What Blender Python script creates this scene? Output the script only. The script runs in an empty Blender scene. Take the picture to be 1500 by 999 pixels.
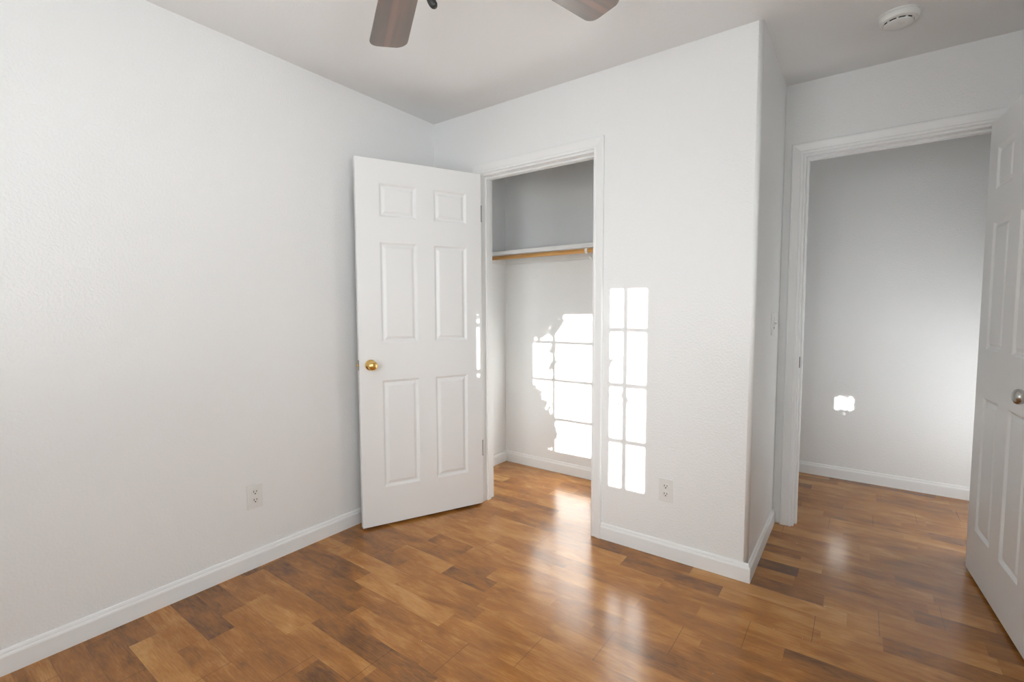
import bpy, bmesh, math, random
from mathutils import Vector, Matrix

random.seed(7)
S = bpy.context.scene
COL = S.collection

# ---------------------------------------------------------------- camera
F_PX = 702.45
YAW, PITCH, ROLL = math.radians(36.06), math.radians(-3.734), math.radians(-0.168)
CAM = Vector((2.2944, -2.296, 1.2197))
fw = Vector((-math.sin(YAW) * math.cos(PITCH), math.cos(YAW) * math.cos(PITCH), math.sin(PITCH)))
rt = Vector((math.cos(YAW), math.sin(YAW), 0))
up = rt.cross(fw)
rt2 = rt * math.cos(ROLL) + up * math.sin(ROLL)
up2 = -rt * math.sin(ROLL) + up * math.cos(ROLL)
cam_data = bpy.data.cameras.new('camera')
cam_data.sensor_width = 36
cam_data.lens = F_PX / 1500 * 36
cam_data.clip_start = 0.02
cam = bpy.data.objects.new('camera', cam_data)
COL.objects.link(cam)
m3 = Matrix((rt2, up2, -fw)).transposed()
cam.matrix_world = Matrix.Translation(CAM) @ m3.to_4x4()
S.camera = cam

# ---------------------------------------------------------------- view, sky, sun
S.view_settings.view_transform = 'Standard'
S.view_settings.look = 'None'
S.view_settings.gamma = 1
S.view_settings.use_curve_mapping = False
S.view_settings.exposure = -0.70

SKY = 9.5       # open sky
GLOW = 8.0     # haze around the low sun
GROUND = 19.0    # ground outside
SUN = 46.0
AUREOLE = 34.0  # bright haze right around the sun
w = bpy.data.worlds.new('sky')
S.world = w
w.use_nodes = True
bg = w.node_tree.nodes['Background']
KX, KZ = 0.22, 0.1825          # the sunlight's drift to the left and drop per metre into the room
SD = Vector((-KX, 1.0, -KZ)).normalized()
wn, wl = w.node_tree.nodes, w.node_tree.links
bg.inputs['Color'].default_value = (0.965, 0.98, 1.0, 1)
tcw = wn.new('ShaderNodeTexCoord')
sepw = wn.new('ShaderNodeSeparateXYZ')
wl.new(tcw.outputs['Generated'], sepw.inputs[0])
hz = wn.new('ShaderNodeMapRange')          # ground below, sky above the horizon
hz.inputs['From Min'].default_value = -0.03
hz.inputs['From Max'].default_value = 0.05
hz.inputs['To Min'].default_value = GROUND
hz.inputs['To Max'].default_value = SKY
wl.new(sepw.outputs[2], hz.inputs['Value'])
dt = wn.new('ShaderNodeVectorMath')
dt.operation = 'DOT_PRODUCT'
dt.inputs[1].default_value = -SD
wl.new(tcw.outputs['Generated'], dt.inputs[0])
pw = wn.new('ShaderNodeMath')
pw.operation = 'POWER'
pw.use_clamp = True
mxw = wn.new('ShaderNodeMath')
mxw.operation = 'MAXIMUM'
mxw.inputs[1].default_value = 0
wl.new(dt.outputs['Value'], mxw.inputs[0])
wl.new(mxw.outputs[0], pw.inputs[0])
pw.inputs[1].default_value = 5
gz = wn.new('ShaderNodeMapRange')
gz.inputs['From Min'].default_value = -0.01
gz.inputs['From Max'].default_value = 0.06
gz.inputs['To Min'].default_value = 0
gz.inputs['To Max'].default_value = GLOW
wl.new(sepw.outputs[2], gz.inputs['Value'])
gm = wn.new('ShaderNodeMath')
gm.operation = 'MULTIPLY_ADD'
wl.new(pw.outputs[0], gm.inputs[0])
wl.new(gz.outputs[0], gm.inputs[1])
wl.new(hz.outputs[0], gm.inputs[2])
pw2 = wn.new('ShaderNodeMath')
pw2.operation = 'POWER'
pw2.inputs[1].default_value = 30
wl.new(mxw.outputs[0], pw2.inputs[0])
gm2 = wn.new('ShaderNodeMath')
gm2.operation = 'MULTIPLY_ADD'
gm2.inputs[1].default_value = AUREOLE
wl.new(pw2.outputs[0], gm2.inputs[0])
wl.new(gm.outputs[0], gm2.inputs[2])
wl.new(gm2.outputs[0], bg.inputs['Strength'])
sun_d = bpy.data.lights.new('sun', 'SUN')
sun_d.energy = SUN
sun_d.angle = math.radians(0.28)
sun_d.color = (1.0, 0.98, 0.95)
sun = bpy.data.objects.new('sun', sun_d)
COL.objects.link(sun)
sun.rotation_euler = SD.to_track_quat('-Z', 'Y').to_euler()
sun.location = (2, -6, 3)

# ---------------------------------------------------------------- dimensions
HC = 2.4232          # ceiling
W1 = 1.9226          # outer corner of the closet
D1 = 0.7547          # wall of the hall doorway
YC = 0.767           # back of the closet
XR = 3.02            # right wall
YB = -2.95           # wall behind the camera
YH = 1.828           # far wall of the hall


def portal(c, sx_, sz_, n):
    """light portal filling a window opening, facing into the room along n"""
    d = bpy.data.lights.new('window_portal', 'AREA')
    d.shape = 'RECTANGLE'
    d.size = sx_
    d.size_y = sz_
    d.cycles.is_portal = True
    o = bpy.data.objects.new('window_portal', d)
    COL.objects.link(o)
    z = -Vector(n)
    y = Vector((0, 0, 1))
    o.matrix_world = Matrix.Translation(c) @ Matrix((y.cross(z), y, z)).transposed().to_4x4()


# window openings in the wall behind the camera: (x0, x1, z0, z1, column bars, row bars)
zz = lambda z: z + KZ * 2.99
xx = lambda x: x + KX * 2.99
ROWS = [zz(0.541), zz(0.833), zz(1.117)]
WIN = [
    (xx(0.384), xx(1.10), zz(0.29), zz(1.34), [xx(0.619), xx(0.945)], ROWS),
    (xx(1.243), xx(1.464), zz(0.29), zz(1.34), [xx(1.333)], ROWS),
]
for (a, b, c, d_, _, _) in WIN:
    portal(((a + b) / 2, YB - 0.14, (c + d_) / 2), b - a, d_ - c, (0, 1, 0))
# unseen side windows added for fill light: right wall of the room, right end of the hall (y0, y1, z0, z1)
FILL_WR = (-2.60, -1.58, 0.83, 1.88)
FILL_WHR = (0.95, 1.40, 0.15, 1.12)
XH = 3.25           # right end of the hall
portal((XR + 0.115, (FILL_WR[0] + FILL_WR[1]) / 2, (FILL_WR[2] + FILL_WR[3]) / 2), FILL_WR[1] - FILL_WR[0], FILL_WR[3] - FILL_WR[2], (-1, 0, 0))
portal((XH + 0.115, (FILL_WHR[0] + FILL_WHR[1]) / 2, (FILL_WHR[2] + FILL_WHR[3]) / 2), FILL_WHR[1] - FILL_WHR[0], FILL_WHR[3] - FILL_WHR[2], (-1, 0, 0))


# ---------------------------------------------------------------- helpers
def nodes(m):
    m.use_nodes = True
    nt = m.node_tree
    return nt, nt.nodes['Principled BSDF']


def mat(name, col, rough=0.5, metal=0.0, spec=0.5, bump=None, coat=0.0):
    m = bpy.data.materials.new(name)
    nt, p = nodes(m)
    p.inputs['Base Color'].default_value = (*col, 1)
    p.inputs['Roughness'].default_value = rough
    p.inputs['Metallic'].default_value = metal
    p.inputs['Specular IOR Level'].default_value = spec
    p.inputs['Coat Weight'].default_value = coat
    if bump:
        scale, strength, dist = bump
        tc = nt.nodes.new('ShaderNodeNewGeometry')
        n1 = nt.nodes.new('ShaderNodeTexNoise')
        n1.inputs['Scale'].default_value = scale
        n1.inputs['Detail'].default_value = 3
        n1.inputs['Roughness'].default_value = 0.45
        b = nt.nodes.new('ShaderNodeBump')
        b.inputs['Strength'].default_value = strength
        b.inputs['Distance'].default_value = dist
        nt.links.new(tc.outputs['Position'], n1.inputs['Vector'])
        nt.links.new(n1.outputs['Fac'], b.inputs['Height'])
        nt.links.new(b.outputs['Normal'], p.inputs['Normal'])
    return m


WALL = (0.86, 0.865, 0.86)
M_wall = mat('painted_orange_peel_wall', WALL, 0.34, bump=(110, 0.5, 0.0035))
M_ceil = mat('painted_ceiling', (0.86, 0.86, 0.855), 0.7, bump=(80, 0.25, 0.003))
M_trim = mat('white_trim_paint', (0.87, 0.875, 0.87), 0.35)
M_door = mat('white_door_paint', (0.87, 0.875, 0.87), 0.38)
M_plastic = mat('white_plastic', (0.80, 0.80, 0.78), 0.35)
M_switch = mat('bright_white_plastic', (0.90, 0.90, 0.885), 0.3)
M_ivory = mat('ivory_plastic', (0.78, 0.78, 0.75), 0.35)
M_dark = mat('dark_slot', (0.03, 0.03, 0.03), 0.6)
M_brass = mat('polished_brass', (0.83, 0.56, 0.20), 0.14, metal=1)
M_nickel = mat('satin_nickel', (0.50, 0.49, 0.47), 0.25, metal=1)
M_steel = mat('dull_steel', (0.28, 0.27, 0.26), 0.4, metal=1)
M_bronze = mat('dark_bronze', (0.025, 0.022, 0.02), 0.4, metal=0.6)
M_black = mat('black_wood', (0.012, 0.012, 0.01), 0.45)
M_shelf = mat('white_shelf_paint', (0.80, 0.80, 0.79), 0.45)


def wood_mat(name, c1, c2, rough, axis_scale, c3=None):
    m = bpy.data.materials.new(name)
    nt, p = nodes(m)
    tc = nt.nodes.new('ShaderNodeTexCoord')
    mp = nt.nodes.new('ShaderNodeMapping')
    mp.inputs['Scale'].default_value = axis_scale
    n = nt.nodes.new('ShaderNodeTexNoise')
    n.inputs['Scale'].default_value = 1
    n.inputs['Detail'].default_value = 6
    n.inputs['Roughness'].default_value = 0.6
    r = nt.nodes.new('ShaderNodeValToRGB')
    r.color_ramp.elements[0].position = 0.35
    r.color_ramp.elements[0].color = (*c1, 1)
    r.color_ramp.elements[1].position = 0.65
    r.color_ramp.elements[1].color = (*c2, 1)
    if c3:
        e = r.color_ramp.elements.new(0.5)
        e.color = (*c3, 1)
    nt.links.new(tc.outputs['Object'], mp.inputs['Vector'])
    nt.links.new(mp.outputs['Vector'], n.inputs['Vector'])
    nt.links.new(n.outputs['Fac'], r.inputs['Fac'])
    nt.links.new(r.outputs['Color'], p.inputs['Base Color'])
    p.inputs['Roughness'].default_value = rough
    return m


M_rod = wood_mat('varnished_pine', (0.55, 0.27, 0.07), (0.72, 0.40, 0.13), 0.35, (3, 90, 90))
M_blade = wood_mat('walnut_fan_blade', (0.085, 0.052, 0.038), (0.19, 0.085, 0.050), 0.36, (1.5, 19, 19),
                   (0.115, 0.070, 0.050))
# a reddish heartwood streak down the blade
_nt = M_blade.node_tree
_p = _nt.nodes['Principled BSDF']
_src = _p.inputs['Base Color'].links[0].from_socket
_tc = _nt.nodes.new('ShaderNodeTexCoord')
_sx = _nt.nodes.new('ShaderNodeSeparateXYZ')
_nt.links.new(_tc.outputs['Object'], _sx.inputs[0])
_rp = _nt.nodes.new('ShaderNodeValToRGB')
_rp.color_ramp.elements[0].position = 0.47
_rp.color_ramp.elements[0].color = (0, 0, 0, 1)
_rp.color_ramp.elements[1].position = 0.56
_rp.color_ramp.elements[1].color = (0, 0, 0, 1)
_e = _rp.color_ramp.elements.new(0.50)
_e.color = (1, 1, 1, 1)
_e = _rp.color_ramp.elements.new(0.535)
_e.color = (0.8, 0.8, 0.8, 1)
_mr = _nt.nodes.new('ShaderNodeMapRange')
_mr.inputs['From Min'].default_value = -0.16
_mr.inputs['From Max'].default_value = 0.16
_nt.links.new(_sx.outputs[1], _mr.inputs['Value'])
_nt.links.new(_mr.outputs[0], _rp.inputs['Fac'])
_mx = _nt.nodes.new('ShaderNodeMix')
_mx.data_type = 'RGBA'
_nt.links.new(_rp.outputs['Color'], _mx.inputs['Factor'])
_nt.links.new(_src, _mx.inputs[6])
_mx.inputs[7].default_value = (0.22, 0.105, 0.065, 1)
_nt.links.new(_mx.outputs[2], _p.inputs['Base Color'])
M_blade.node_tree.nodes['Principled BSDF'].inputs['Coat Weight'].default_value = 1.0
M_blade.node_tree.nodes['Principled BSDF'].inputs['Coat Roughness'].default_value = 0.35
M_blade.node_tree.nodes['Principled BSDF'].inputs['Coat IOR'].default_value = 1.6


def finish(name, bm, m, parent=None, smooth=False, bevel=None, recalc=True):
    if recalc:
        bmesh.ops.recalc_face_normals(bm, faces=bm.faces)
    me = bpy.data.meshes.new(name)
    bm.to_mesh(me)
    bm.free()
    me.materials.append(m)
    if smooth:
        for p in me.polygons:
            p.use_smooth = True
    o = bpy.data.objects.new(name, me)
    COL.objects.link(o)
    if parent:
        o.parent = parent
    if bevel:
        b = o.modifiers.new('bevel', 'BEVEL')
        b.width = bevel
        b.segments = 2
        b.limit_method = 'ANGLE'
        b.angle_limit = math.radians(40)
    return o


def box(bm, x0, x1, y0, y1, z0, z1):
    v = [bm.verts.new(c) for c in ((x0, y0, z0), (x1, y0, z0), (x1, y1, z0), (x0, y1, z0),
                                   (x0, y0, z1), (x1, y0, z1), (x1, y1, z1), (x0, y1, z1))]
    for f in ((0, 3, 2, 1), (4, 5, 6, 7), (0, 1, 5, 4), (1, 2, 6, 5), (2, 3, 7, 6), (3, 0, 4, 7)):
        bm.faces.new([v[i] for i in f])
    return v


def prism(bm, pts, z0, z1):
    a = [bm.verts.new((x, y, z0)) for x, y in pts]
    b = [bm.verts.new((x, y, z1)) for x, y in pts]
    n = len(pts)
    bm.faces.new(a[::-1])
    bm.faces.new(b)
    for i in range(n):
        bm.faces.new((a[i], a[(i + 1) % n], b[(i + 1) % n], b[i]))


def sweep(bm, path, prof, closed_ends=True):
    """path: list of (origin, outward, height) frames; prof: list of (outward, height) pairs."""
    rings = []
    for (o, u, h) in path:
        rings.append([bm.verts.new(Vector(o) + Vector(u) * a + Vector(h) * b) for a, b in prof])
    n = len(prof)
    for r0, r1 in zip(rings, rings[1:]):
        for i in range(n):
            bm.faces.new((r0[i], r0[(i + 1) % n], r1[(i + 1) % n], r1[i]))
    if closed_ends:
        bm.faces.new(rings[0][::-1])
        bm.faces.new(rings[-1])


def lathe(bm, prof, seg=32, mtx=None):
    """prof: (radius, height) pairs from bottom to top, closed with poles."""
    mtx = mtx or Matrix.Identity(4)
    rings = []
    for r, z in prof:
        if r < 1e-6:
            rings.append([bm.verts.new(mtx @ Vector((0, 0, z)))])
        else:
            rings.append([bm.verts.new(mtx @ Vector((r * math.cos(2 * math.pi * i / seg),
                                                     r * math.sin(2 * math.pi * i / seg), z))) for i in range(seg)])
    for a, b in zip(rings, rings[1:]):
        for i in range(seg):
            j = (i + 1) % seg
            if len(a) == 1 and len(b) > 1:
                bm.faces.new((a[0], b[i], b[j]))
            elif len(b) == 1 and len(a) > 1:
                bm.faces.new((a[i], a[j], b[0]))
            elif len(a) > 1:
                bm.faces.new((a[i], a[j], b[j], b[i]))
    for r in (rings[0], rings[-1]):
        if len(r) > 1:
            bm.faces.new(r)


def cyl(bm, p0, p1, r, seg=16):
    p0, p1 = Vector(p0), Vector(p1)
    d = p1 - p0
    mtx = Matrix.Translation(p0) @ d.to_track_quat('Z', 'Y').to_matrix().to_4x4()
    lathe(bm, [(r, 0), (r, d.length)], seg, mtx)


def struct(o, label=None, cat=None):
    o['kind'] = 'structure'
    if label:
        o['label'] = label
    if cat:
        o['category'] = cat
    return o


def thing(name, label, cat, loc, rotz=0.0, group=None):
    o = bpy.data.objects.new(name, None)
    COL.objects.link(o)
    o.location = loc
    o.rotation_euler = (0, 0, rotz)
    o.empty_display_size = 0.05
    o['label'] = label
    o['category'] = cat
    if group:
        o['group'] = group
    return o


def align(o, origin, xdir, zdir=(0, 0, 1)):
    """place an object with local +X along xdir, local +Z along zdir."""
    x = Vector(xdir).normalized()
    z = Vector(zdir).normalized()
    y = z.cross(x)
    o.matrix_world = Matrix.Translation(Vector(origin)) @ Matrix((x, y, z)).transposed().to_4x4()


# ---------------------------------------------------------------- floor
# laminate boards running along x, each board two strips of 92.5 mm wide, the strips printed as shorter pieces
SW = 0.0925
FX0, FX1 = -0.05, 3.5


# printed pieces read off the floor: row -> [(x start, x end, tone 0 dark .. 1 light)]
PIECES = {
    3: [(0.42, 0.76, 0.60), (0.76, 1.019, 0.30), (1.019, 1.50, 0.55)],
    5: [(0.10, 0.476, 0.62), (0.476, 0.722, 0.33), (0.722, 1.2, 0.55), (1.45, 1.86, 0.58), (1.86, 2.3, 0.45)],
    7: [(0.322, 0.773, 0.64), (0.773, 1.2, 0.40)],
    0: [(0.0, 0.49, 0.33), (0.49, 1.015, 0.70)],
    1: [(0.3, 0.655, 0.66), (0.655, 1.10, 0.48)],
    -1: [(0.0, 0.565, 0.33), (0.565, 1.174, 0.45)],
    -2: [(0.03, 0.67, 0.25), (0.67, 1.10, 0.50)],
    -3: [(0.05, 0.60, 0.52), (0.60, 1.20, 0.30)],
    -4: [(0.0, 0.263, 0.50), (0.263, 0.585, 0.66), (0.585, 1.0, 0.58)],
    -5: [(0.0, 0.269, 0.31), (0.269, 0.80, 0.48)],
    -6: [(0.0, 0.382, 0.24), (0.382, 0.80, 0.45)],
    -7: [(0.0, 0.353, 0.62), (0.353, 0.75, 0.50)],
    -8: [(0.0, 0.183, 0.35), (0.183, 0.60, 0.74)],
    9: [(1.4, 1.845, 0.27), (1.845, 2.4, 0.68)],
    11: [(1.8, 2.21, 0.32), (2.21, 2.7, 0.64)],
    6: [(1.15, 1.584, 0.62), (1.584, 2.114, 0.45), (2.114, 2.7, 0.34)],
    13: [(2.1, 2.556, 0.48), (2.556, 2.75, 0.72)],
    17: [(1.9, 2.205, 0.45), (2.205, 2.37, 0.66)],
    4: [(0.95, 1.296, 0.64), (1.296, 1.58, 0.42)],
}


def floor_mesh():
    bm = bmesh.new()
    ct = bm.loops.layers.float_color.new('plank')
    y0 = -1.03 - SW * 24
    k = 0
    rnd = random.Random(21)
    y = y0
    while y < YH + 0.05:
        row = round((y + 1.03) / SW)
        known = PIECES.get(row, [])
        xs = []
        x = FX0 - rnd.uniform(0, 0.5)
        cuts = []
        while x < FX1:
            L = rnd.choice([0.36, 0.42, 0.5, 0.58]) + rnd.uniform(-0.03, 0.03)
            cuts.append((x, x + L, None))
            x += L
        if known:
            ks, ke = known[0][0], known[-1][1]
            cuts = [c for c in cuts if c[1] < ks - 0.12] + [(None, None, None)] + [c for c in cuts if c[0] > ke + 0.12]
            out = []
            for c in cuts:
                if c[0] is None:
                    out += [tuple(q) for q in known]
                else:
                    out.append(c)
            full = []
            for i, c in enumerate(out):
                if i and c[2] is not None and full[-1][2] is not None and c[0] - full[-1][1] > 0.02:
                    full.append((full[-1][1], c[0], 0.5))
                full.append(c)
            out = full
            fixed = []
            for i, c in enumerate(out):
                a = c[0] if i == 0 else fixed[-1][1]
                b = c[1]
                if i + 1 < len(out) and c[2] is None:
                    b = max(a + 0.1, out[i + 1][0]) if out[i + 1][2] is not None else c[1]
                fixed.append((a, b, c[2]))
            cuts = fixed
            if cuts[0][0] > FX0:
                cuts = [(FX0, cuts[0][0], None)] + cuts
            if cuts[-1][1] < FX1:
                cuts.append((cuts[-1][1], FX1, None))
        for (a, b, tone) in cuts:
            if tone is None:
                tone = min(0.98, max(0.02, rnd.gauss(0.52, 0.115)))
            hue = rnd.random()
            a2, b2 = max(a, FX0), min(b, FX1)
            if b2 - a2 < 0.002:
                continue
            vs = [bm.verts.new(c) for c in ((a2, y, 0), (b2, y, 0), (b2, y + SW, 0), (a2, y + SW, 0))]
            f = bm.faces.new(vs)
            seed = rnd.random()
            for l in f.loops:
                l[ct] = (tone, hue, seed, 1)
        y += SW
    return bm


def floor_material():
    m = bpy.data.materials.new('honey_oak_laminate')
    nt, p = nodes(m)
    N, L = nt.nodes, nt.links

    def math_(op, a, b=None, c=None):
        n = N.new('ShaderNodeMath')
        n.operation = op
        for i, v in enumerate((a, b, c)):
            if v is None:
                continue
            if isinstance(v, (int, float)):
                n.inputs[i].default_value = v
            else:
                L.new(v, n.inputs[i])
        return n.outputs[0]

    at = N.new('ShaderNodeAttribute')
    at.attribute_name = 'plank'
    sp = N.new('ShaderNodeSeparateColor')
    L.new(at.outputs['Color'], sp.inputs[0])
    geo = N.new('ShaderNodeNewGeometry')
    sx = N.new('ShaderNodeSeparateXYZ')
    L.new(geo.outputs['Position'], sx.inputs[0])
    X, Y = sx.outputs[0], sx.outputs[1]

    def vec(kx, ky, kz):
        c = N.new('ShaderNodeCombineXYZ')
        L.new(math_('MULTIPLY', X, kx), c.inputs[0])
        L.new(math_('MULTIPLY', Y, ky), c.inputs[1])
        L.new(math_('MULTIPLY', sp.outputs[2], kz), c.inputs[2])
        return c.outputs[0]

    def noise(v, detail, rough=0.55, dist=0.0):
        n = N.new('ShaderNodeTexNoise')
        n.inputs['Scale'].default_value = 1
        n.inputs['Detail'].default_value = detail
        n.inputs['Roughness'].default_value = rough
        n.inputs['Distortion'].default_value = dist
        L.new(v, n.inputs['Vector'])
        return n.outputs['Fac']

    cloud = noise(vec(5, 14, 90), 3, 0.5, 0.6)           # soft cloudy figure
    grain = noise(vec(14, 230, 70), 5, 0.7, 0.3)         # fine straight grain
    swirl = noise(vec(9, 48, 50), 4, 0.65, 2.2)          # darker swirling figure
    t = math_('ADD', sp.outputs[0], math_('MULTIPLY', math_('SUBTRACT', cloud, 0.52), 1.0))
    t = math_('ADD', t, math_('MULTIPLY', math_('SUBTRACT', grain, 0.5), 0.7))
    dk = math_('MULTIPLY', math_('SUBTRACT', swirl, 0.5), math_('SUBTRACT', 1.0, sp.outputs[0]))
    t = math_('ADD', t, math_('MULTIPLY', dk, 0.9))
    ramp = N.new('ShaderNodeValToRGB')
    cr = ramp.color_ramp
    cr.elements[0].position = 0.0
    cr.elements[0].color = (0.125, 0.050, 0.016, 1)
    cr.elements[1].position = 1.0
    cr.elements[1].color = (0.62, 0.34, 0.12, 1)
    for pos, c in ((0.25, (0.24, 0.096, 0.023)), (0.5, (0.365, 0.145, 0.030)), (0.75, (0.49, 0.225, 0.058))):
        e = cr.elements.new(pos)
        e.color = (*c, 1)
    L.new(t, ramp.inputs['Fac'])
    # board seams (every second strip edge) and end joints
    yy = math_('ADD', Y, 1.03 + SW * 40)
    fr = math_('FRACT', math_('DIVIDE', yy, SW * 2))
    e1 = math_('LESS_THAN', math_('MINIMUM', fr, math_('SUBTRACT', 1.0, fr)), 0.0045)
    brd = math_('FLOOR', math_('DIVIDE', yy, SW * 2))
    # joints: the three seen ones lie 0.204 m further right with each board
    jx = math_('FRACT', math_('DIVIDE', math_('SUBTRACT', math_('ADD', X, 12.2), math_('ADD', math_('MULTIPLY', math_('SUBTRACT', brd, 19.0), 0.203), 1.174)), 1.22))
    e2 = math_('LESS_THAN', math_('MINIMUM', jx, math_('SUBTRACT', 1.0, jx)), 0.0009)
    seam = math_('MAXIMUM', math_('MULTIPLY', e1, 0.55), e2)
    mx = N.new('ShaderNodeMix')
    mx.data_type = 'RGBA'
    L.new(math_('MULTIPLY', seam, 0.65), mx.inputs['Factor'])
    L.new(ramp.outputs['Color'], mx.inputs[6])
    mx.inputs[7].default_value = (0.05, 0.022, 0.008, 1)
    L.new(mx.outputs[2], p.inputs['Base Color'])
    p.inputs['Roughness'].default_value = 0.21
    p.inputs['Specular IOR Level'].default_value = 0.5
    bp = N.new('ShaderNodeBump')
    bp.inputs['Strength'].default_value = 0.08
    bp.inputs['Distance'].default_value = 0.001
    h = math_('SUBTRACT', math_('ADD', math_('MULTIPLY', noise(vec(3, 9, 3), 2), 1.2), math_('MULTIPLY', grain, 0.25)), math_('MULTIPLY', seam, 0.6))
    L.new(h, bp.inputs['Height'])
    L.new(bp.outputs['Normal'], p.inputs['Normal'])
    return m


struct(finish('floor', floor_mesh(), floor_material(), recalc=False), 'honey brown laminate wood floor laid in strips', 'floor')

# ---------------------------------------------------------------- room shell
def wall_with_fill_window(bm, x0, x1, y0, y1, wnd):
    a, b, c, d_ = wnd
    box(bm, x0, x1, y0, a, -0.02, HC)
    box(bm, x0, x1, b, y1, -0.02, HC)
    box(bm, x0, x1, a, b, -0.02, c)
    box(bm, x0, x1, a, b, d_, HC)


bm = bmesh.new()
box(bm, -0.12, XH + 0.12, YB - 0.15, YH + 0.12, HC, HC + 0.1)
struct(finish('ceiling', bm, M_ceil), 'white painted ceiling', 'ceiling')

bm = bmesh.new()
box(bm, -0.12, 0, YB - 0.15, YC + 0.1, -0.02, HC)
struct(finish('wall_left', bm, M_wall))

# closet front, side return and left stub of the doorway wall: one bullnosed L
JL, JR = 0.375, 1.1665        # rough opening of the closet
bm = bmesh.new()
R = 0.018
cn = [(W1 - R + R * math.sin(a), R - R * math.cos(a)) for a in [math.radians(9 * i) for i in range(11)]]
prism(bm, [(JR, 0)] + cn + [(W1, D1), (2.012, D1), (2.012, D1 + 0.115), (W1 - 0.11, D1 + 0.115), (W1 - 0.11, 0.11), (JR, 0.11)], -0.02, HC)
box(bm, 0, JL, 0, 0.11, -0.02, HC)
box(bm, JL, JR, 0, 0.11, 2.045, HC)
o = struct(finish('wall_closet', bm, M_wall))
for p_ in o.data.polygons:
    if abs(p_.normal.z) < 0.1 and abs(p_.normal.x) > 0.01 and abs(p_.normal.y) > 0.01:
        p_.use_smooth = True

bm = bmesh.new()
box(bm, 0, W1 - 0.11, YC, YC + 0.1, -0.02, HC)
struct(finish('wall_closet_back', bm, M_wall))

# doorway wall: header and right part
DL, DR = 2.012, 2.792
bm = bmesh.new()
box(bm, DL, DR, D1, D1 + 0.115, 2.05, HC)
box(bm, DR, XH + 0.12, D1, D1 + 0.115, -0.02, HC)
struct(finish('wall_door', bm, M_wall))

bm = bmesh.new()
wall_with_fill_window(bm, XR, XR + 0.12, YB - 0.15, D1, FILL_WR)
struct(finish('wall_right', bm, M_wall))

bm = bmesh.new()
box(bm, 0.8, XH + 0.12, YH, YH + 0.12, -0.02, HC)
struct(finish('wall_hall', bm, M_wall))
bm = bmesh.new()
box(bm, 0.8, 0.9, YC + 0.1, YH, -0.02, HC)
struct(finish('wall_hall_left', bm, M_wall))
bm = bmesh.new()
wall_with_fill_window(bm, XH, XH + 0.12, D1 + 0.115, YH, FILL_WHR)
struct(finish('wall_hall_right', bm, M_wall))

# wall behind the camera with its window openings
bm = bmesh.new()
xs = [-0.0]
for (a, b, c, d_, _, _) in WIN:
    box(bm, xs[-1], a, YB - 0.15, YB, -0.02, HC)
    box(bm, a, b, YB - 0.15, YB, -0.02, c)
    box(bm, a, b, YB - 0.15, YB, d_, HC)
    xs.append(b)
box(bm, xs[-1], XR, YB - 0.15, YB, -0.02, HC)
struct(finish('wall_back', bm, M_wall))
M_glass = bpy.data.materials.new('window_glass')
nt, p = nodes(M_glass)
for n in list(nt.nodes):
    if n.type != 'OUTPUT_MATERIAL':
        nt.nodes.remove(n)
tr = nt.nodes.new('ShaderNodeBsdfTransparent')
tr.inputs[0].default_value = (0.96, 0.97, 0.97, 1)
gl = nt.nodes.new('ShaderNodeBsdfGlossy')
gl.inputs['Roughness'].default_value = 0.02
mixn = nt.nodes.new('ShaderNodeMixShader')
mixn.inputs[0].default_value = 0.05
nt.links.new(tr.outputs[0], mixn.inputs[1])
nt.links.new(gl.outputs[0], mixn.inputs[2])
nt.links.new(mixn.outputs[0], nt.nodes['Material Output'].inputs[0])
for i, (a, b, c, d_, cols, rows) in enumerate(WIN):
    bm = bmesh.new()
    yf0, yf1 = YB - 0.06, YB - 0.03
    t = 0.0
    for q in cols:
        box(bm, q - 0.013, q + 0.013, yf0 + 0.005, yf1 - 0.005, c, d_)
    for q in rows:
        box(bm, a, b, yf0 + 0.006, yf1 - 0.006, q - 0.013, q + 0.013)
    if i == 0:      # meeting stile of the narrow side sash
        box(bm, xx(0.405), xx(0.432), yf0 - 0.01, yf1 + 0.01, c, d_)
    # sill board
    box(bm, a - 0.03, b + 0.03, YB, YB + 0.03, c - 0.045, c - 0.02)
    wn = struct(finish('window_%d' % (i + 1), bm, M_trim))
    bm = bmesh.new()
    box(bm, a, b, YB - 0.047, YB - 0.043, c, d_)
    finish('window_pane', bm, M_glass, wn)

for k_, (x, (a, b, c, d_)) in enumerate(((XR, FILL_WR), (XH, FILL_WHR))):  # frames and panes of the two unseen windows added as fill light
    bm = bmesh.new()
    for q in (a + 0.015, b - 0.015):
        box(bm, x + 0.03, x + 0.06, q - 0.015, q + 0.015, c, d_)
    for q in (c + 0.015, (c + d_) / 2, d_ - 0.015):
        box(bm, x + 0.032, x + 0.058, a, b, q - 0.015, q + 0.015)
    wn_ = struct(finish('window_%d' % (k_ + 3), bm, M_trim))
    bm = bmesh.new()
    box(bm, x + 0.043, x + 0.047, a, b, c, d_)
    finish('window_pane', bm, M_glass, wn_)

# ---------------------------------------------------------------- baseboards
BP = [(0, 0), (0.013, 0), (0.013, 0.062), (0.011, 0.068), (0.0085, 0.071), (0.0075, 0.077), (0.005, 0.083), (0, 0.085)]


def base(name, p0, p1, out, miter0=0.0, miter1=0.0):
    """baseboard from p0 to p1 on the floor; out = outward unit; miter lengthens with outward distance."""
    p0, p1, out = Vector((*p0, 0)), Vector((*p1, 0)), Vector((*out, 0))
    d = (p1 - p0).normalized()
    bm = bmesh.new()
    path = [(p0, out - d * miter0, (0, 0, 1)), (p1, out + d * miter1, (0, 0, 1))]
    sweep(bm, path, BP)
    return struct(finish(name, bm, M_trim))


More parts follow.
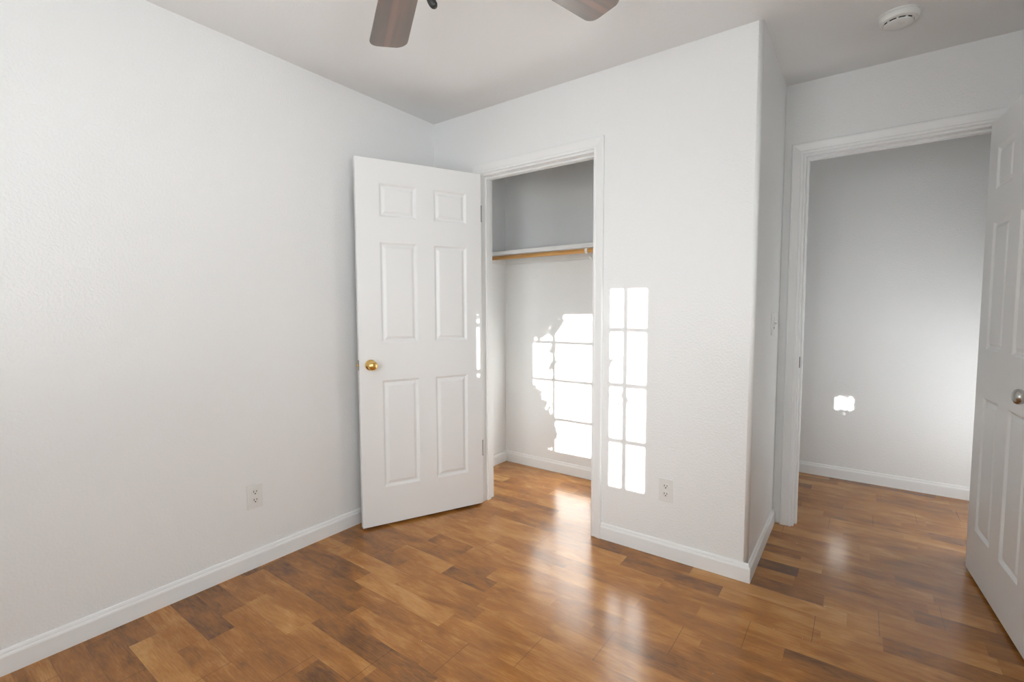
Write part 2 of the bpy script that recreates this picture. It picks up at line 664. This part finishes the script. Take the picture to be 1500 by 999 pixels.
base('baseboard_left', (0, YB), (0, 0), (1, 0), 0, -1)
base('baseboard_closet_front', (1.206, 0), (W1, 0), (0, -1), 0, 1)
base('baseboard_closet_side', (W1, 0), (W1, D1), (1, 0), 1, 0)
base('baseboard_closet_corner', (0, 0), (0.333, 0), (0, -1), -1, 0)
base('baseboard_closet_left', (0, 0.11), (0, YC), (1, 0), 0, -1)
base('baseboard_closet_back', (0, YC), (W1 - 0.11, YC), (0, -1), -1, 0)
base('baseboard_hall', (0.9, YH), (XH, YH), (0, -1), 0, 0)
base('baseboard_door', (2.853, D1), (XR, D1), (0, -1), 0, 0)
base('baseboard_right', (XR, YB), (XR, D1), (-1, 0), 0, 0)
base('baseboard_back', (0, YB), (XR, YB), (0, 1), 0, 0)

# ---------------------------------------------------------------- door frames
# casing profile: (distance from opening edge, projection from wall)
CP = [(0, 0), (0, 0.009), (0.004, 0.0115), (0.012, 0.012), (0.016, 0.0095), (0.024, 0.0115), (0.046, 0.0165), (0.054, 0.0165), (0.057, 0.013), (0.057, 0)]


def casing(name, xl, xr, zt, y, side, label):
    """three-sided mitred casing on the plane y, projecting to side (+1/-1) in y."""
    bm = bmesh.new()
    n = (0, side, 0)

    def fr(o, u):
        return [bm.verts.new(Vector(o) + Vector(u) * a + Vector(n) * b) for a, b in CP]
    rings = [fr((xl, y, 0), (-1, 0, 0)), fr((xl, y, zt), (-1, 0, 1)), fr((xr, y, zt), (1, 0, 1)), fr((xr, y, 0), (1, 0, 0))]
    k = len(CP)
    for a, b in zip(rings, rings[1:]):
        for i in range(k):
            bm.faces.new((a[i], a[(i + 1) % k], b[(i + 1) % k], b[i]))
    bm.faces.new(rings[0][::-1])
    bm.faces.new(rings[-1])
    return struct(finish(name, bm, M_trim), label, 'door trim')


def jamb(name, xl, xr, zt, y0, y1, ystop, label):
    """jamb lining: inner faces at xl, xr, zt; stop strip centred at ystop."""
    bm = bmesh.new()
    t = 0.0145
    box(bm, xl - t, xl, y0, y1, 0, zt + t)
    box(bm, xr, xr + t, y0, y1, 0, zt + t)
    box(bm, xl, xr, y0, y1, zt, zt + t)
    s0, s1 = ystop
    box(bm, xl, xl + 0.011, s0, s1, 0, zt)
    box(bm, xr - 0.011, xr, s0, s1, 0, zt)
    box(bm, xl + 0.011, xr - 0.011, s0, s1, zt - 0.011, zt)
    return struct(finish(name, bm, M_trim, bevel=0.0012), label, 'door frame')


CL, CR, CT = 0.3905, 1.1515, 2.030
j1 = jamb('trim_1', CL, CR, CT, -0.0005, 0.1105, (0.040, 0.072), 'white painted jamb lining the closet opening')
casing('trim_2', CL - 0.005, CR + 0.005 - 0.004, CT + 0.012, 0, -1, 'white moulded casing around the closet opening')
HL, HR, HT = 2.0265, 2.7775, 2.035
j2 = jamb('trim_3', HL, HR, HT, D1 - 0.0005, D1 + 0.1155, (D1 + 0.040, D1 + 0.075), 'white painted jamb lining the hall doorway')
casing('trim_4', HL - 0.010, HR + 0.006, HT + 0.012, D1, -1, 'white moulded casing around the hall doorway')
casing('trim_5', HL - 0.006, HR + 0.006, HT + 0.006, D1 + 0.115, 1, 'white casing on the hall side of the doorway')

# strike plates on the jambs
bm = bmesh.new()
box(bm, HL, HL + 0.0015, D1 + 0.006, D1 + 0.034, 0.895, 0.955)
o = finish('strike_plate', bm, M_bronze, j2)
o['label'] = 'dark strike plate'
bm = bmesh.new()
box(bm, CR - 0.0015, CR, 0.004, 0.032, 0.895, 0.95)
finish('strike_plate', bm, M_steel, j1)


# ---------------------------------------------------------------- six-panel doors
def door_slab_bm(Wd, H, T, cols, rows):
    """slab in local coordinates: x 0..Wd from the hinge, y 0 (seen face) .. T, z 0..H"""
    bm = bmesh.new()
    xs = sorted({0, Wd, *[c for q in cols for c in q]})
    zs = sorted({0, H, *[r for q in rows for r in q]})
    steps = [(0.0, 0.0), (0.003, 0.0012), (0.012, 0.0090), (0.016, 0.0098), (0.020, 0.0090), (0.032, 0.0026), (0.036, 0.0020)]
    cache = {}

    def V(x, y, z):
        k = (round(x, 5), round(y, 5), round(z, 5))
        if k not in cache:
            cache[k] = bm.verts.new((x, y, z))
        return cache[k]
    for face_y, sgn in ((0.0, 1), (T, -1)):
        for x0, x1 in zip(xs, xs[1:]):
            for z0, z1 in zip(zs, zs[1:]):
                pan = any(abs(x0 - c[0]) < 1e-6 for c in cols) and any(abs(z0 - r[0]) < 1e-6 for r in rows)
                if not pan:
                    bm.faces.new([V(x0, face_y, z0), V(x1, face_y, z0), V(x1, face_y, z1), V(x0, face_y, z1)])
                    continue
                rings = []
                for ins, dep in steps:
                    yv = face_y + sgn * dep
                    rings.append([V(x0 + ins, yv, z0 + ins), V(x1 - ins, yv, z0 + ins), V(x1 - ins, yv, z1 - ins), V(x0 + ins, yv, z1 - ins)])
                for a, b in zip(rings, rings[1:]):
                    for i in range(4):
                        bm.faces.new((a[i], a[(i + 1) % 4], b[(i + 1) % 4], b[i]))
                bm.faces.new(rings[-1])
    for x in (0, Wd):
        for z0, z1 in zip(zs, zs[1:]):
            bm.faces.new([V(x, 0, z0), V(x, T, z0), V(x, T, z1), V(x, 0, z1)])
    for z in (0, H):
        for x0, x1 in zip(xs, xs[1:]):
            bm.faces.new([V(x0, 0, z), V(x1, 0, z), V(x1, T, z), V(x0, T, z)])
    return bm


ROWS_D = [(0.212, 0.818), (1.025, 1.578), (1.712, 1.893)]


def knob(name, parent, m, x, z, face_y, sgn, scale=1.0):
    """round knob standing off a slab face in direction sgn*y"""
    bm = bmesh.new()
    mt = Matrix.Translation((x, face_y, z)) @ Matrix.Rotation(math.radians(90 if sgn < 0 else -90), 4, 'X')
    pr = [(0, 0), (0.030, 0), (0.031, 0.003), (0.028, 0.007), (0.016, 0.010), (0.0115, 0.016), (0.0115, 0.028),
          (0.016, 0.032), (0.023, 0.037), (0.0265, 0.044), (0.0265, 0.051), (0.023, 0.058), (0.016, 0.0625), (0.008, 0.064), (0, 0.0645)]
    lathe(bm, [(r * scale, h) for r, h in pr], 36, mt)
    o = finish(name, bm, m, parent, smooth=True)
    return o


def hinge(parent, x, y, z, m, dx):
    """knuckle barrel with two thin leaves, local door coordinates"""
    bm = bmesh.new()
    cyl(bm, (x, y, z - 0.044), (x, y, z + 0.044), 0.0055, 12)
    for q in (-0.046, 0.044):
        cyl(bm, (x, y, z + q), (x, y, z + q + 0.003), 0.0065, 12)
    box(bm, x, x + dx, y - 0.0325, y - 0.0002, z - 0.044, z + 0.044)
    return finish('hinge', bm, m, parent, smooth=False)


def door(name, label, origin, direction, Wd, face_sign, cols, knob_mat, knob_x, knob_z, knob_scale=1.0):
    """origin: hinge-side corner of the seen face at the floor; direction: along the slab"""
    H, T = 2.018, 0.035
    d = Vector((*direction, 0)).normalized()
    bm = door_slab_bm(Wd, H, T, cols, ROWS_D)
    o = finish(name, bm, M_door, bevel=0.0015)
    x = d
    z = Vector((0, 0, 1))
    y = z.cross(x) * face_sign          # local y points away from the seen face
    mtx = Matrix((x, y, z)).transposed().to_4x4()
    o.data.transform(Matrix.Diagonal((1, face_sign, 1, 1)) if face_sign < 0 else Matrix.Identity(4))
    if face_sign < 0:
        o.data.flip_normals()
    o.matrix_world = Matrix.Translation((*origin, 0.013)) @ Matrix((x, z.cross(x), z)).transposed().to_4x4()
    struct(o, label, 'door')
    fs = face_sign
    k1 = knob('knob', o, knob_mat, knob_x, knob_z, 0, -fs, knob_scale)
    k2 = knob('knob', o, knob_mat, knob_x, knob_z, fs * T, fs, knob_scale)
    # latch plate in the free edge
    bm = bmesh.new()
    ya, yb = sorted((fs * 0.006, fs * 0.029))
    box(bm, Wd - 0.0005, Wd + 0.0012, ya, yb, knob_z - 0.028, knob_z + 0.028)
    pl = finish('latch_plate', bm, M_steel, o)
    bm = bmesh.new()
    ya, yb = sorted((fs * 0.011, fs * 0.024))
    box(bm, Wd + 0.001, Wd + 0.009, ya, yb, knob_z - 0.008, knob_z + 0.008)
    finish('latch_bolt', bm, knob_mat, pl, bevel=0.002)
    return o


# closet door: seen face runs from the hinge (0.4075,-0.043) to the free edge near (0.11,-0.70)
A = Vector((0.418, -0.0345))
B = Vector((0.1105, -0.6990))
dd = (B - A)
wd = dd.length
door1 = door('door_1', 'white six-panel closet door standing open, with a brass knob', A, dd.normalized(), wd, -1,
             [(0.095, 0.300), (0.400, 0.610)], M_brass, wd - 0.060, 0.907, 0.98)
door1['label'] = 'white six-panel closet door standing open, with a brass knob'
for z in (1.788, 0.345):
    bm = bmesh.new()
    cyl(bm, (-0.009, -0.021, z - 0.044), (-0.009, -0.021, z + 0.044), 0.0055, 12)
    cyl(bm, (-0.009, -0.021, z + 0.044), (-0.009, -0.021, z + 0.048), 0.007, 12)
    cyl(bm, (-0.009, -0.021, z - 0.048), (-0.009, -0.021, z - 0.044), 0.007, 12)
    box(bm, -0.0022, -0.0004, -0.0335, -0.003, z - 0.044, z + 0.044)
    h_ = finish('hinge', bm, M_steel, door1)
    h_['label'] = 'grey metal hinge'

# hall door: hinged on the right jamb, open a little past square
A2 = Vector((2.7306, 0.7197))
dir2 = Vector((2.792 - 2.7306, -0.0398 - 0.7197)).normalized()
door2 = door('door_2', 'white six-panel room door swung open at the right edge, with a satin nickel knob', A2, dir2, 0.745, 1,
             [(0.105, 0.300), (0.412, 0.612)], M_nickel, 0.685, 0.905, 1.0)
for z in (1.80, 1.05, 0.30):
    bm = bmesh.new()
    cyl(bm, (-0.006, 0.038, z - 0.044), (-0.006, 0.038, z + 0.044), 0.0055, 12)
    finish('hinge', bm, M_steel, door2)

# ---------------------------------------------------------------- closet shelf and rod
bm = bmesh.new()
box(bm, 0.0, W1 - 0.11, 0.466, YC, 1.612, 1.640)
sh = finish('closet_shelf', bm, M_shelf, bevel=0.002)
sh['label'] = 'white painted shelf board across the inside of the closet'
sh['category'] = 'shelf'
bm = bmesh.new()
box(bm, 0.019, W1 - 0.11, YC - 0.019, YC, 1.572, 1.612)
finish('cleat', bm, M_shelf, sh, bevel=0.002)
bm = bmesh.new()
box(bm, 0.0, 0.019, 0.46, YC, 1.572, 1.612)
finish('cleat', bm, M_shelf, sh, bevel=0.002)
bm = bmesh.new()
cyl(bm, (0.02, 0.488, 1.5945), (W1 - 0.11, 0.488, 1.5945), 0.0145, 24)
for p_ in bm.faces:
    p_.smooth = True
rod = finish('closet_rod', bm, M_rod)
for p_ in rod.data.polygons:
    p_.use_smooth = len(p_.vertices) == 4
rod['label'] = 'round varnished pine hanging rod under the closet shelf'
rod['category'] = 'closet rod'
# white hook bracket carrying the rod
bk = thing('rod_bracket', 'white metal bracket hooking the closet rod near the right door jamb', 'bracket', (0.862, YC - 0.02, 1.50))
bm = bmesh.new()
box(bm, -0.010, 0.010, -0.0025, 0, -0.05, 0.110)
finish('wall_plate', bm, M_shelf, bk)
bm = bmesh.new()
pts = []
yc_, zc_ = 0.488 - YC + 0.02, 0.0945
prof = []
for i in range(17):
    a = math.radians(-205 + i * 13.5)
    prof.append((yc_ + 0.0165 * math.cos(a), zc_ + 0.0165 * math.sin(a)))
arm = [(-0.003, -0.045), (-0.14, 0.028), (yc_ + 0.03, 0.060)]


def strip(bm, pl, w, t):
    """a flat band of width w (x) and thickness t following pl in (y,z)"""
    rings = []
    for i, (y, z) in enumerate(pl):
        a = pl[max(0, i - 1)]
        b = pl[min(len(pl) - 1, i + 1)]
        d = Vector((b[0] - a[0], b[1] - a[1])).normalized()
        n = Vector((-d.y, d.x)) * t / 2
        rings.append([bm.verts.new((sx, y + s * n.x, z + s * n.y)) for sx, s in ((-w / 2, -1), (w / 2, -1), (w / 2, 1), (-w / 2, 1))])
    for a, b in zip(rings, rings[1:]):
        for i in range(4):
            bm.faces.new((a[i], a[(i + 1) % 4], b[(i + 1) % 4], b[i]))
    bm.faces.new(rings[0][::-1])
    bm.faces.new(rings[-1])


strip(bm, arm, 0.012, 0.004)
finish('brace', bm, M_shelf, bk)
bm = bmesh.new()
strip(bm, prof[::-1] + [(yc_ - 0.0165, zc_ + 0.0150)], 0.016, 0.003)
finish('hook', bm, M_shelf, bk)


# ---------------------------------------------------------------- outlets and switch
def plate_bm(w_, h_, t_):
    bm = bmesh.new()
    box(bm, -w_ / 2, w_ / 2, -t_, 0, -h_ / 2, h_ / 2)
    return bm


def outlet(label, origin, xdir, group=None):
    """local: x right, -y out of the wall, z up"""
    t = thing('wall_outlet', label, 'outlet', (0, 0, 0), 0, group)
    align(t, origin, xdir)
    finish('cover_plate', plate_bm(0.070, 0.115, 0.005), M_plastic, t, bevel=0.002)
    for s in (1, -1):
        bm = bmesh.new()
        zc = 0.0195 * s
        pts = []
        for i in range(24):
            a = 2 * math.pi * i / 24
            x = 0.0172 * math.cos(a)
            z = 0.0172 * math.sin(a)
            z = max(-0.0135, min(0.0135, z))
            pts.append((x, z))
        a_ = [bm.verts.new((x, -0.0065, z + zc)) for x, z in pts]
        b_ = [bm.verts.new((x, -0.004, z + zc)) for x, z in pts]
        bm.faces.new(a_)
        bm.faces.new(b_[::-1])
        for i in range(24):
            bm.faces.new((a_[i], b_[i], b_[(i + 1) % 24], a_[(i + 1) % 24]))
        rc = finish('receptacle', bm, M_ivory, t)
        bm = bmesh.new()
        box(bm, -0.0078, -0.0050, -0.0072, -0.006, zc + 0.000, zc + 0.009)
        box(bm, 0.0050, 0.0078, -0.0072, -0.006, zc + 0.001, zc + 0.008)
        lathe(bm, [(0, 0), (0.0030, 0), (0.0030, 0.0012), (0, 0.0012)], 12, Matrix.Translation((0, -0.006, zc - 0.006)) @ Matrix.Rotation(math.radians(90), 4, 'X'))
        finish('slot', bm, M_dark, rc)
    bm = bmesh.new()
    lathe(bm, [(0, 0), (0.003, 0), (0.0026, 0.0015), (0, 0.0018)], 12, Matrix.Translation((0, -0.0048, 0)) @ Matrix.Rotation(math.radians(90), 4, 'X'))
    finish('screw', bm, M_ivory, t)
    return t


outlet('white duplex outlet low on the long left wall', (0, -1.2205, 0.342), (0, 1, 0))
outlet('white duplex outlet low on the closet wall, right of the closet opening', (1.552, 0, 0.337), (1, 0, 0))

# switch on the closet's side wall: rocker above, small night-light sensor below
sw = thing('light_switch', 'white light switch plate on the closet side wall beside the hall doorway', 'light switch', (0, 0, 0))
align(sw, (W1, 0.515, 1.144), (0, 1, 0))
finish('cover_plate', plate_bm(0.098, 0.117, 0.007), M_switch, sw, bevel=0.002)
bm = bmesh.new()
box(bm, -0.016, 0.016, -0.0075, -0.004, -0.033, 0.033)
rk = finish('switch_body', bm, M_ivory, sw, bevel=0.001)
bm = bmesh.new()
v = box(bm, -0.005, 0.005, -0.020, -0.006, -0.003, 0.008)
finish('toggle', bm, M_ivory, rk, bevel=0.0015)
bm = bmesh.new()
box(bm, -0.008, -0.005, -0.0082, -0.007, -0.026, -0.018)
box(bm, 0.005, 0.008, -0.0082, -0.007, -0.026, -0.018)
finish('slot', bm, M_dark, rk)

# ---------------------------------------------------------------- smoke detector
sd = thing('smoke_detector', 'round white smoke detector on the ceiling in front of the hall doorway', 'smoke detector', (2.374, 0.300, HC))
bm = bmesh.new()
lathe(bm, [(0, 0), (0.071, 0), (0.071, -0.006), (0.069, -0.0065)][::1] + [(0, -0.0065)], 48)
finish('base_plate', bm, M_plastic, sd)
bm = bmesh.new()
lathe(bm, [(0, -0.006), (0.069, -0.006), (0.069, -0.020), (0.065, -0.028), (0.058, -0.031), (0.052, -0.0315), (0.050, -0.026), (0.0, -0.026)], 48)
o = finish('housing', bm, M_plastic, sd, smooth=True, bevel=0.0008)
bm = bmesh.new()
lathe(bm, [(0, -0.026), (0.0485, -0.026), (0.044, -0.035), (0, -0.035)], 48)
finish('vent_ring', bm, M_dark, sd)
bm = bmesh.new()
lathe(bm, [(0, -0.0345), (0.0495, -0.0345), (0.0500, -0.036), (0.046, -0.039), (0.030, -0.0412), (0, -0.0415)], 48)
cap = finish('cap', bm, M_plastic, sd, smooth=True)
for i in range(10):
    bm = bmesh.new()
    mt = Matrix.Rotation(2 * math.pi * i / 10 + 0.2, 4, 'Z')
    for q in box(bm, 0.047, 0.053, -0.003, 0.003, -0.0355, -0.026):
        q.co = mt @ q.co
    finish('spoke', bm, M_plastic, sd)
bm = bmesh.new()
lathe(bm, [(0, -0.041), (0.008, -0.041), (0.008, -0.0430), (0, -0.0435)], 20, Matrix.Translation((0.012, -0.012, 0)))
finish('test_button', bm, M_ivory, cap)

# ---------------------------------------------------------------- ceiling fan
FC = Vector((1.391, -1.427))
BZ = 2.216
fan = thing('ceiling_fan', 'dark ceiling fan with walnut brown blades hanging from the ceiling', 'ceiling fan', (FC.x, FC.y, HC))
LZ = BZ - HC
bm = bmesh.new()
lathe(bm, [(0, 0), (0.065, 0), (0.065, -0.02), (0.045, -0.045), (0.02, -0.055), (0, -0.055)], 32)
finish('canopy', bm, M_bronze, fan, smooth=True)
bm = bmesh.new()
cyl(bm, (0, 0, -0.13), (0, 0, -0.05), 0.013)
finish('downrod', bm, M_bronze, fan)
bm = bmesh.new()
lathe(bm, [(0, LZ + 0.115), (0.05, LZ + 0.110), (0.105, LZ + 0.085), (0.120, LZ + 0.055), (0.118, LZ + 0.030), (0.095, LZ + 0.010), (0.060, LZ - 0.005), (0.055, LZ - 0.045), (0.035, LZ - 0.06), (0, LZ - 0.062)][::-1], 40)
finish('motor_housing', bm, M_bronze, fan, smooth=True)


def blade_outline():
    """blade from r=0.20 to r=0.645; leading corner rounder than trailing"""
    pts = []
    r0, r1, h0, h1 = 0.195, 0.705, 0.056, 0.070
    pts.append((r0, -h0))
    pts.append((r1 - 0.06, -h1))
    c = (r1 - 0.050, -h1 + 0.045)
    for i in range(1, 9):
        a = math.radians(-90 + i * 10)
        pts.append((r1 - 0.050 + 0.045 * math.cos(a), -h1 + 0.045 + 0.045 * math.sin(a)))
    for i in range(0, 9):
        a = math.radians(i * 11)
        pts.append((r1 - 0.040 + 0.036 * math.cos(a) - 0.006, h1 - 0.036 + 0.036 * math.sin(a)))
    pts.append((r0, h0))
    return pts


BA = [147.0 - 72 * i for i in range(5)]
PIT = math.radians(-8)
bmB = bmesh.new()
out = blade_outline()
prism(bmB, out, -0.003, 0.003)
bmesh.ops.transform(bmB, matrix=Matrix.Rotation(PIT, 4, 'X'), verts=bmB.verts)
blade0 = finish('blade', bmB, M_blade, fan, bevel=0.0015)
bmI = bmesh.new()
prism(bmI, [(0.085, -0.018), (0.17, -0.014), (0.215, -0.040), (0.275, -0.040), (0.285, -0.012), (0.262, 0), (0.285, 0.012), (0.275, 0.040), (0.215, 0.040), (0.17, 0.014), (0.085, 0.018)], -0.008, -0.0035)
for x, y in ((0.245, -0.028), (0.245, 0.028), (0.225, 0)):
    lathe(bmI, [(0, -0.010), (0.004, -0.010), (0.005, -0.008), (0, -0.008)], 10, Matrix.Translation((x, y, 0)))
bmesh.ops.transform(bmI, matrix=Matrix.Rotation(PIT, 4, 'X'), verts=bmI.verts)
iron0 = finish('blade_iron', bmI, M_bronze, blade0)
for i, a in enumerate(BA):
    if i == 0:
        b_ = blade0
    else:
        b_ = blade0.copy()
        COL.objects.link(b_)
        b_.parent = fan
        c_ = iron0.copy()
        COL.objects.link(c_)
        c_.parent = b_
    b_.location = (0, 0, LZ)
    b_.rotation_euler = (0, 0, math.radians(a))
# pull chain with its dark wooden fob, swung a little to the side
pc0 = Vector((0.030, 0.020, LZ - 0.045))
pend = Vector((1.4035, -1.4045, 1.985)) - Vector((FC.x, FC.y, HC))
PT = Vector((1.391, -1.383, 1.994))
FB0 = pend
bm = bmesh.new()
top = Vector((0.036, 0.012, LZ - 0.05))
tipw = Vector((1.3865 - FC.x, -1.3755 - FC.y, 1.9905 - HC))
cdir = (top - tipw).normalized()
fdir = Vector((-0.48, -0.35, 0.80)).normalized()     # the fob hangs askew
chain0 = tipw + fdir * 0.040
cdir = (top - chain0).normalized()
n_b = int((top - chain0).length / 0.0045)
for i in range(0, n_b):
    p_ = chain0 + cdir * (i * 0.0045)
    lathe(bm, [(0, -0.0019), (0.0016, -0.001), (0.0019, 0), (0.0016, 0.001), (0, 0.0019)], 8, Matrix.Translation(p_))
finish('pull_chain', bm, M_nickel, fan)
bm = bmesh.new()
mt = Matrix.Translation(tipw) @ fdir.to_track_quat('Z', 'Y').to_matrix().to_4x4()
lathe(bm, [(0, 0), (0.006, 0.0012), (0.0095, 0.006), (0.0108, 0.013), (0.0100, 0.021), (0.0075, 0.030), (0.0045, 0.037), (0.003, 0.040), (0, 0.0405)], 20, mt)
o = finish('pull_fob', bm, M_black, fan, smooth=True)
o['label'] = 'black pull fob'

# ---------------------------------------------------------------- shrub outside the window, shading part of the sunlight
def leafy(name, spots, y0, label):
    """spots: (x, z, radius, leaves) as the sunlight projects them onto the closet wall plane y=0"""
    bm = bmesh.new()
    rnd = random.Random(5)
    for (x, z, r, n) in spots:
        cx, cz = x - KX * y0, z - KZ * y0
        for _ in range(n):
            a = rnd.uniform(0, 2 * math.pi)
            q = r * math.sqrt(rnd.random())
            c = Vector((cx + q * math.cos(a), y0 + rnd.uniform(-0.15, 0.15), cz + q * math.sin(a)))
            L_, W_ = rnd.uniform(0.035, 0.055), rnd.uniform(0.012, 0.02)
            m_ = Matrix.Translation(c) @ Matrix.Rotation(rnd.uniform(0, 6.28), 4, 'Y') @ Matrix.Rotation(rnd.uniform(-0.8, 0.8), 4, 'X')
            pts = [(-L_ / 2, 0, 0), (-L_ / 5, 0.002, W_ / 2), (L_ / 5, 0.002, W_ / 2), (L_ / 2, 0, 0), (L_ / 5, 0.002, -W_ / 2), (-L_ / 5, 0.002, -W_ / 2)]
            bm.faces.new([bm.verts.new(m_ @ Vector(p_)) for p_ in pts])
    o = finish(name, bm, mat('green_leaves', (0.06, 0.11, 0.03), 0.5), recalc=False)
    o['label'] = label
    o['category'] = 'shrub'
    o['kind'] = 'stuff'
    return o


# seen from the sun, an unseen side shrub, added to block it, covers the right window but for one small gap
# (positions given where the light would reach the hall's far wall)
hall_spots = []
for i in range(24):
    for j in range(42):
        px_, pz_ = 1.93 + i * 0.032, -0.08 + j * 0.032
        if abs(px_ - 2.20) < 0.095 and abs(pz_ - 0.550) < 0.060:
            continue
        hall_spots.append((px_ + KX * YH, pz_ + KZ * YH, 0.022, 20))
leafy('sun_blocking_shrub', hall_spots, -3.35, 'unseen leafy green screen added to block sun at the side window')
def onto(pts):
    # closet back wall positions carried back to the plane y=0
    return [(x + KX * YC, z + KZ * YC, r, n) for x, z, r, n in pts]


leafy('sun_blocking_shrub', onto([
    (0.27, 0.54, 0.07, 170), (0.33, 0.46, 0.08, 210), (0.28, 0.36, 0.10, 260), (0.37, 0.36, 0.07, 170), (0.33, 0.22, 0.11, 300),
    (0.41, 0.25, 0.045, 100), (0.43, 0.30, 0.03, 40), (0.42, 0.38, 0.03, 40), (0.30, 0.12, 0.10, 220),
    (0.28, 1.10, 0.09, 260), (0.36, 1.12, 0.10, 280), (0.44, 1.12, 0.075, 180), (0.47, 1.19, 0.06, 120), (0.54, 1.22, 0.035, 50),
    (0.43, 0.92, 0.03, 28), (0.43, 0.80, 0.025, 20), (0.33, 1.03, 0.03, 40)]) + [
    (0.385, 0.715, 0.055, 200), (0.385, 0.62, 0.06, 200), (0.385, 0.52, 0.06, 200), (0.385, 0.42, 0.06, 200), (0.385, 0.32, 0.06, 200),
    (0.385, 1.255, 0.055, 200), (0.385, 1.34, 0.05, 150),
    (1.265, 0.94, 0.06, 16), (1.28, 0.74, 0.05, 9)], -3.9, 'leafy green shrub outside the window')
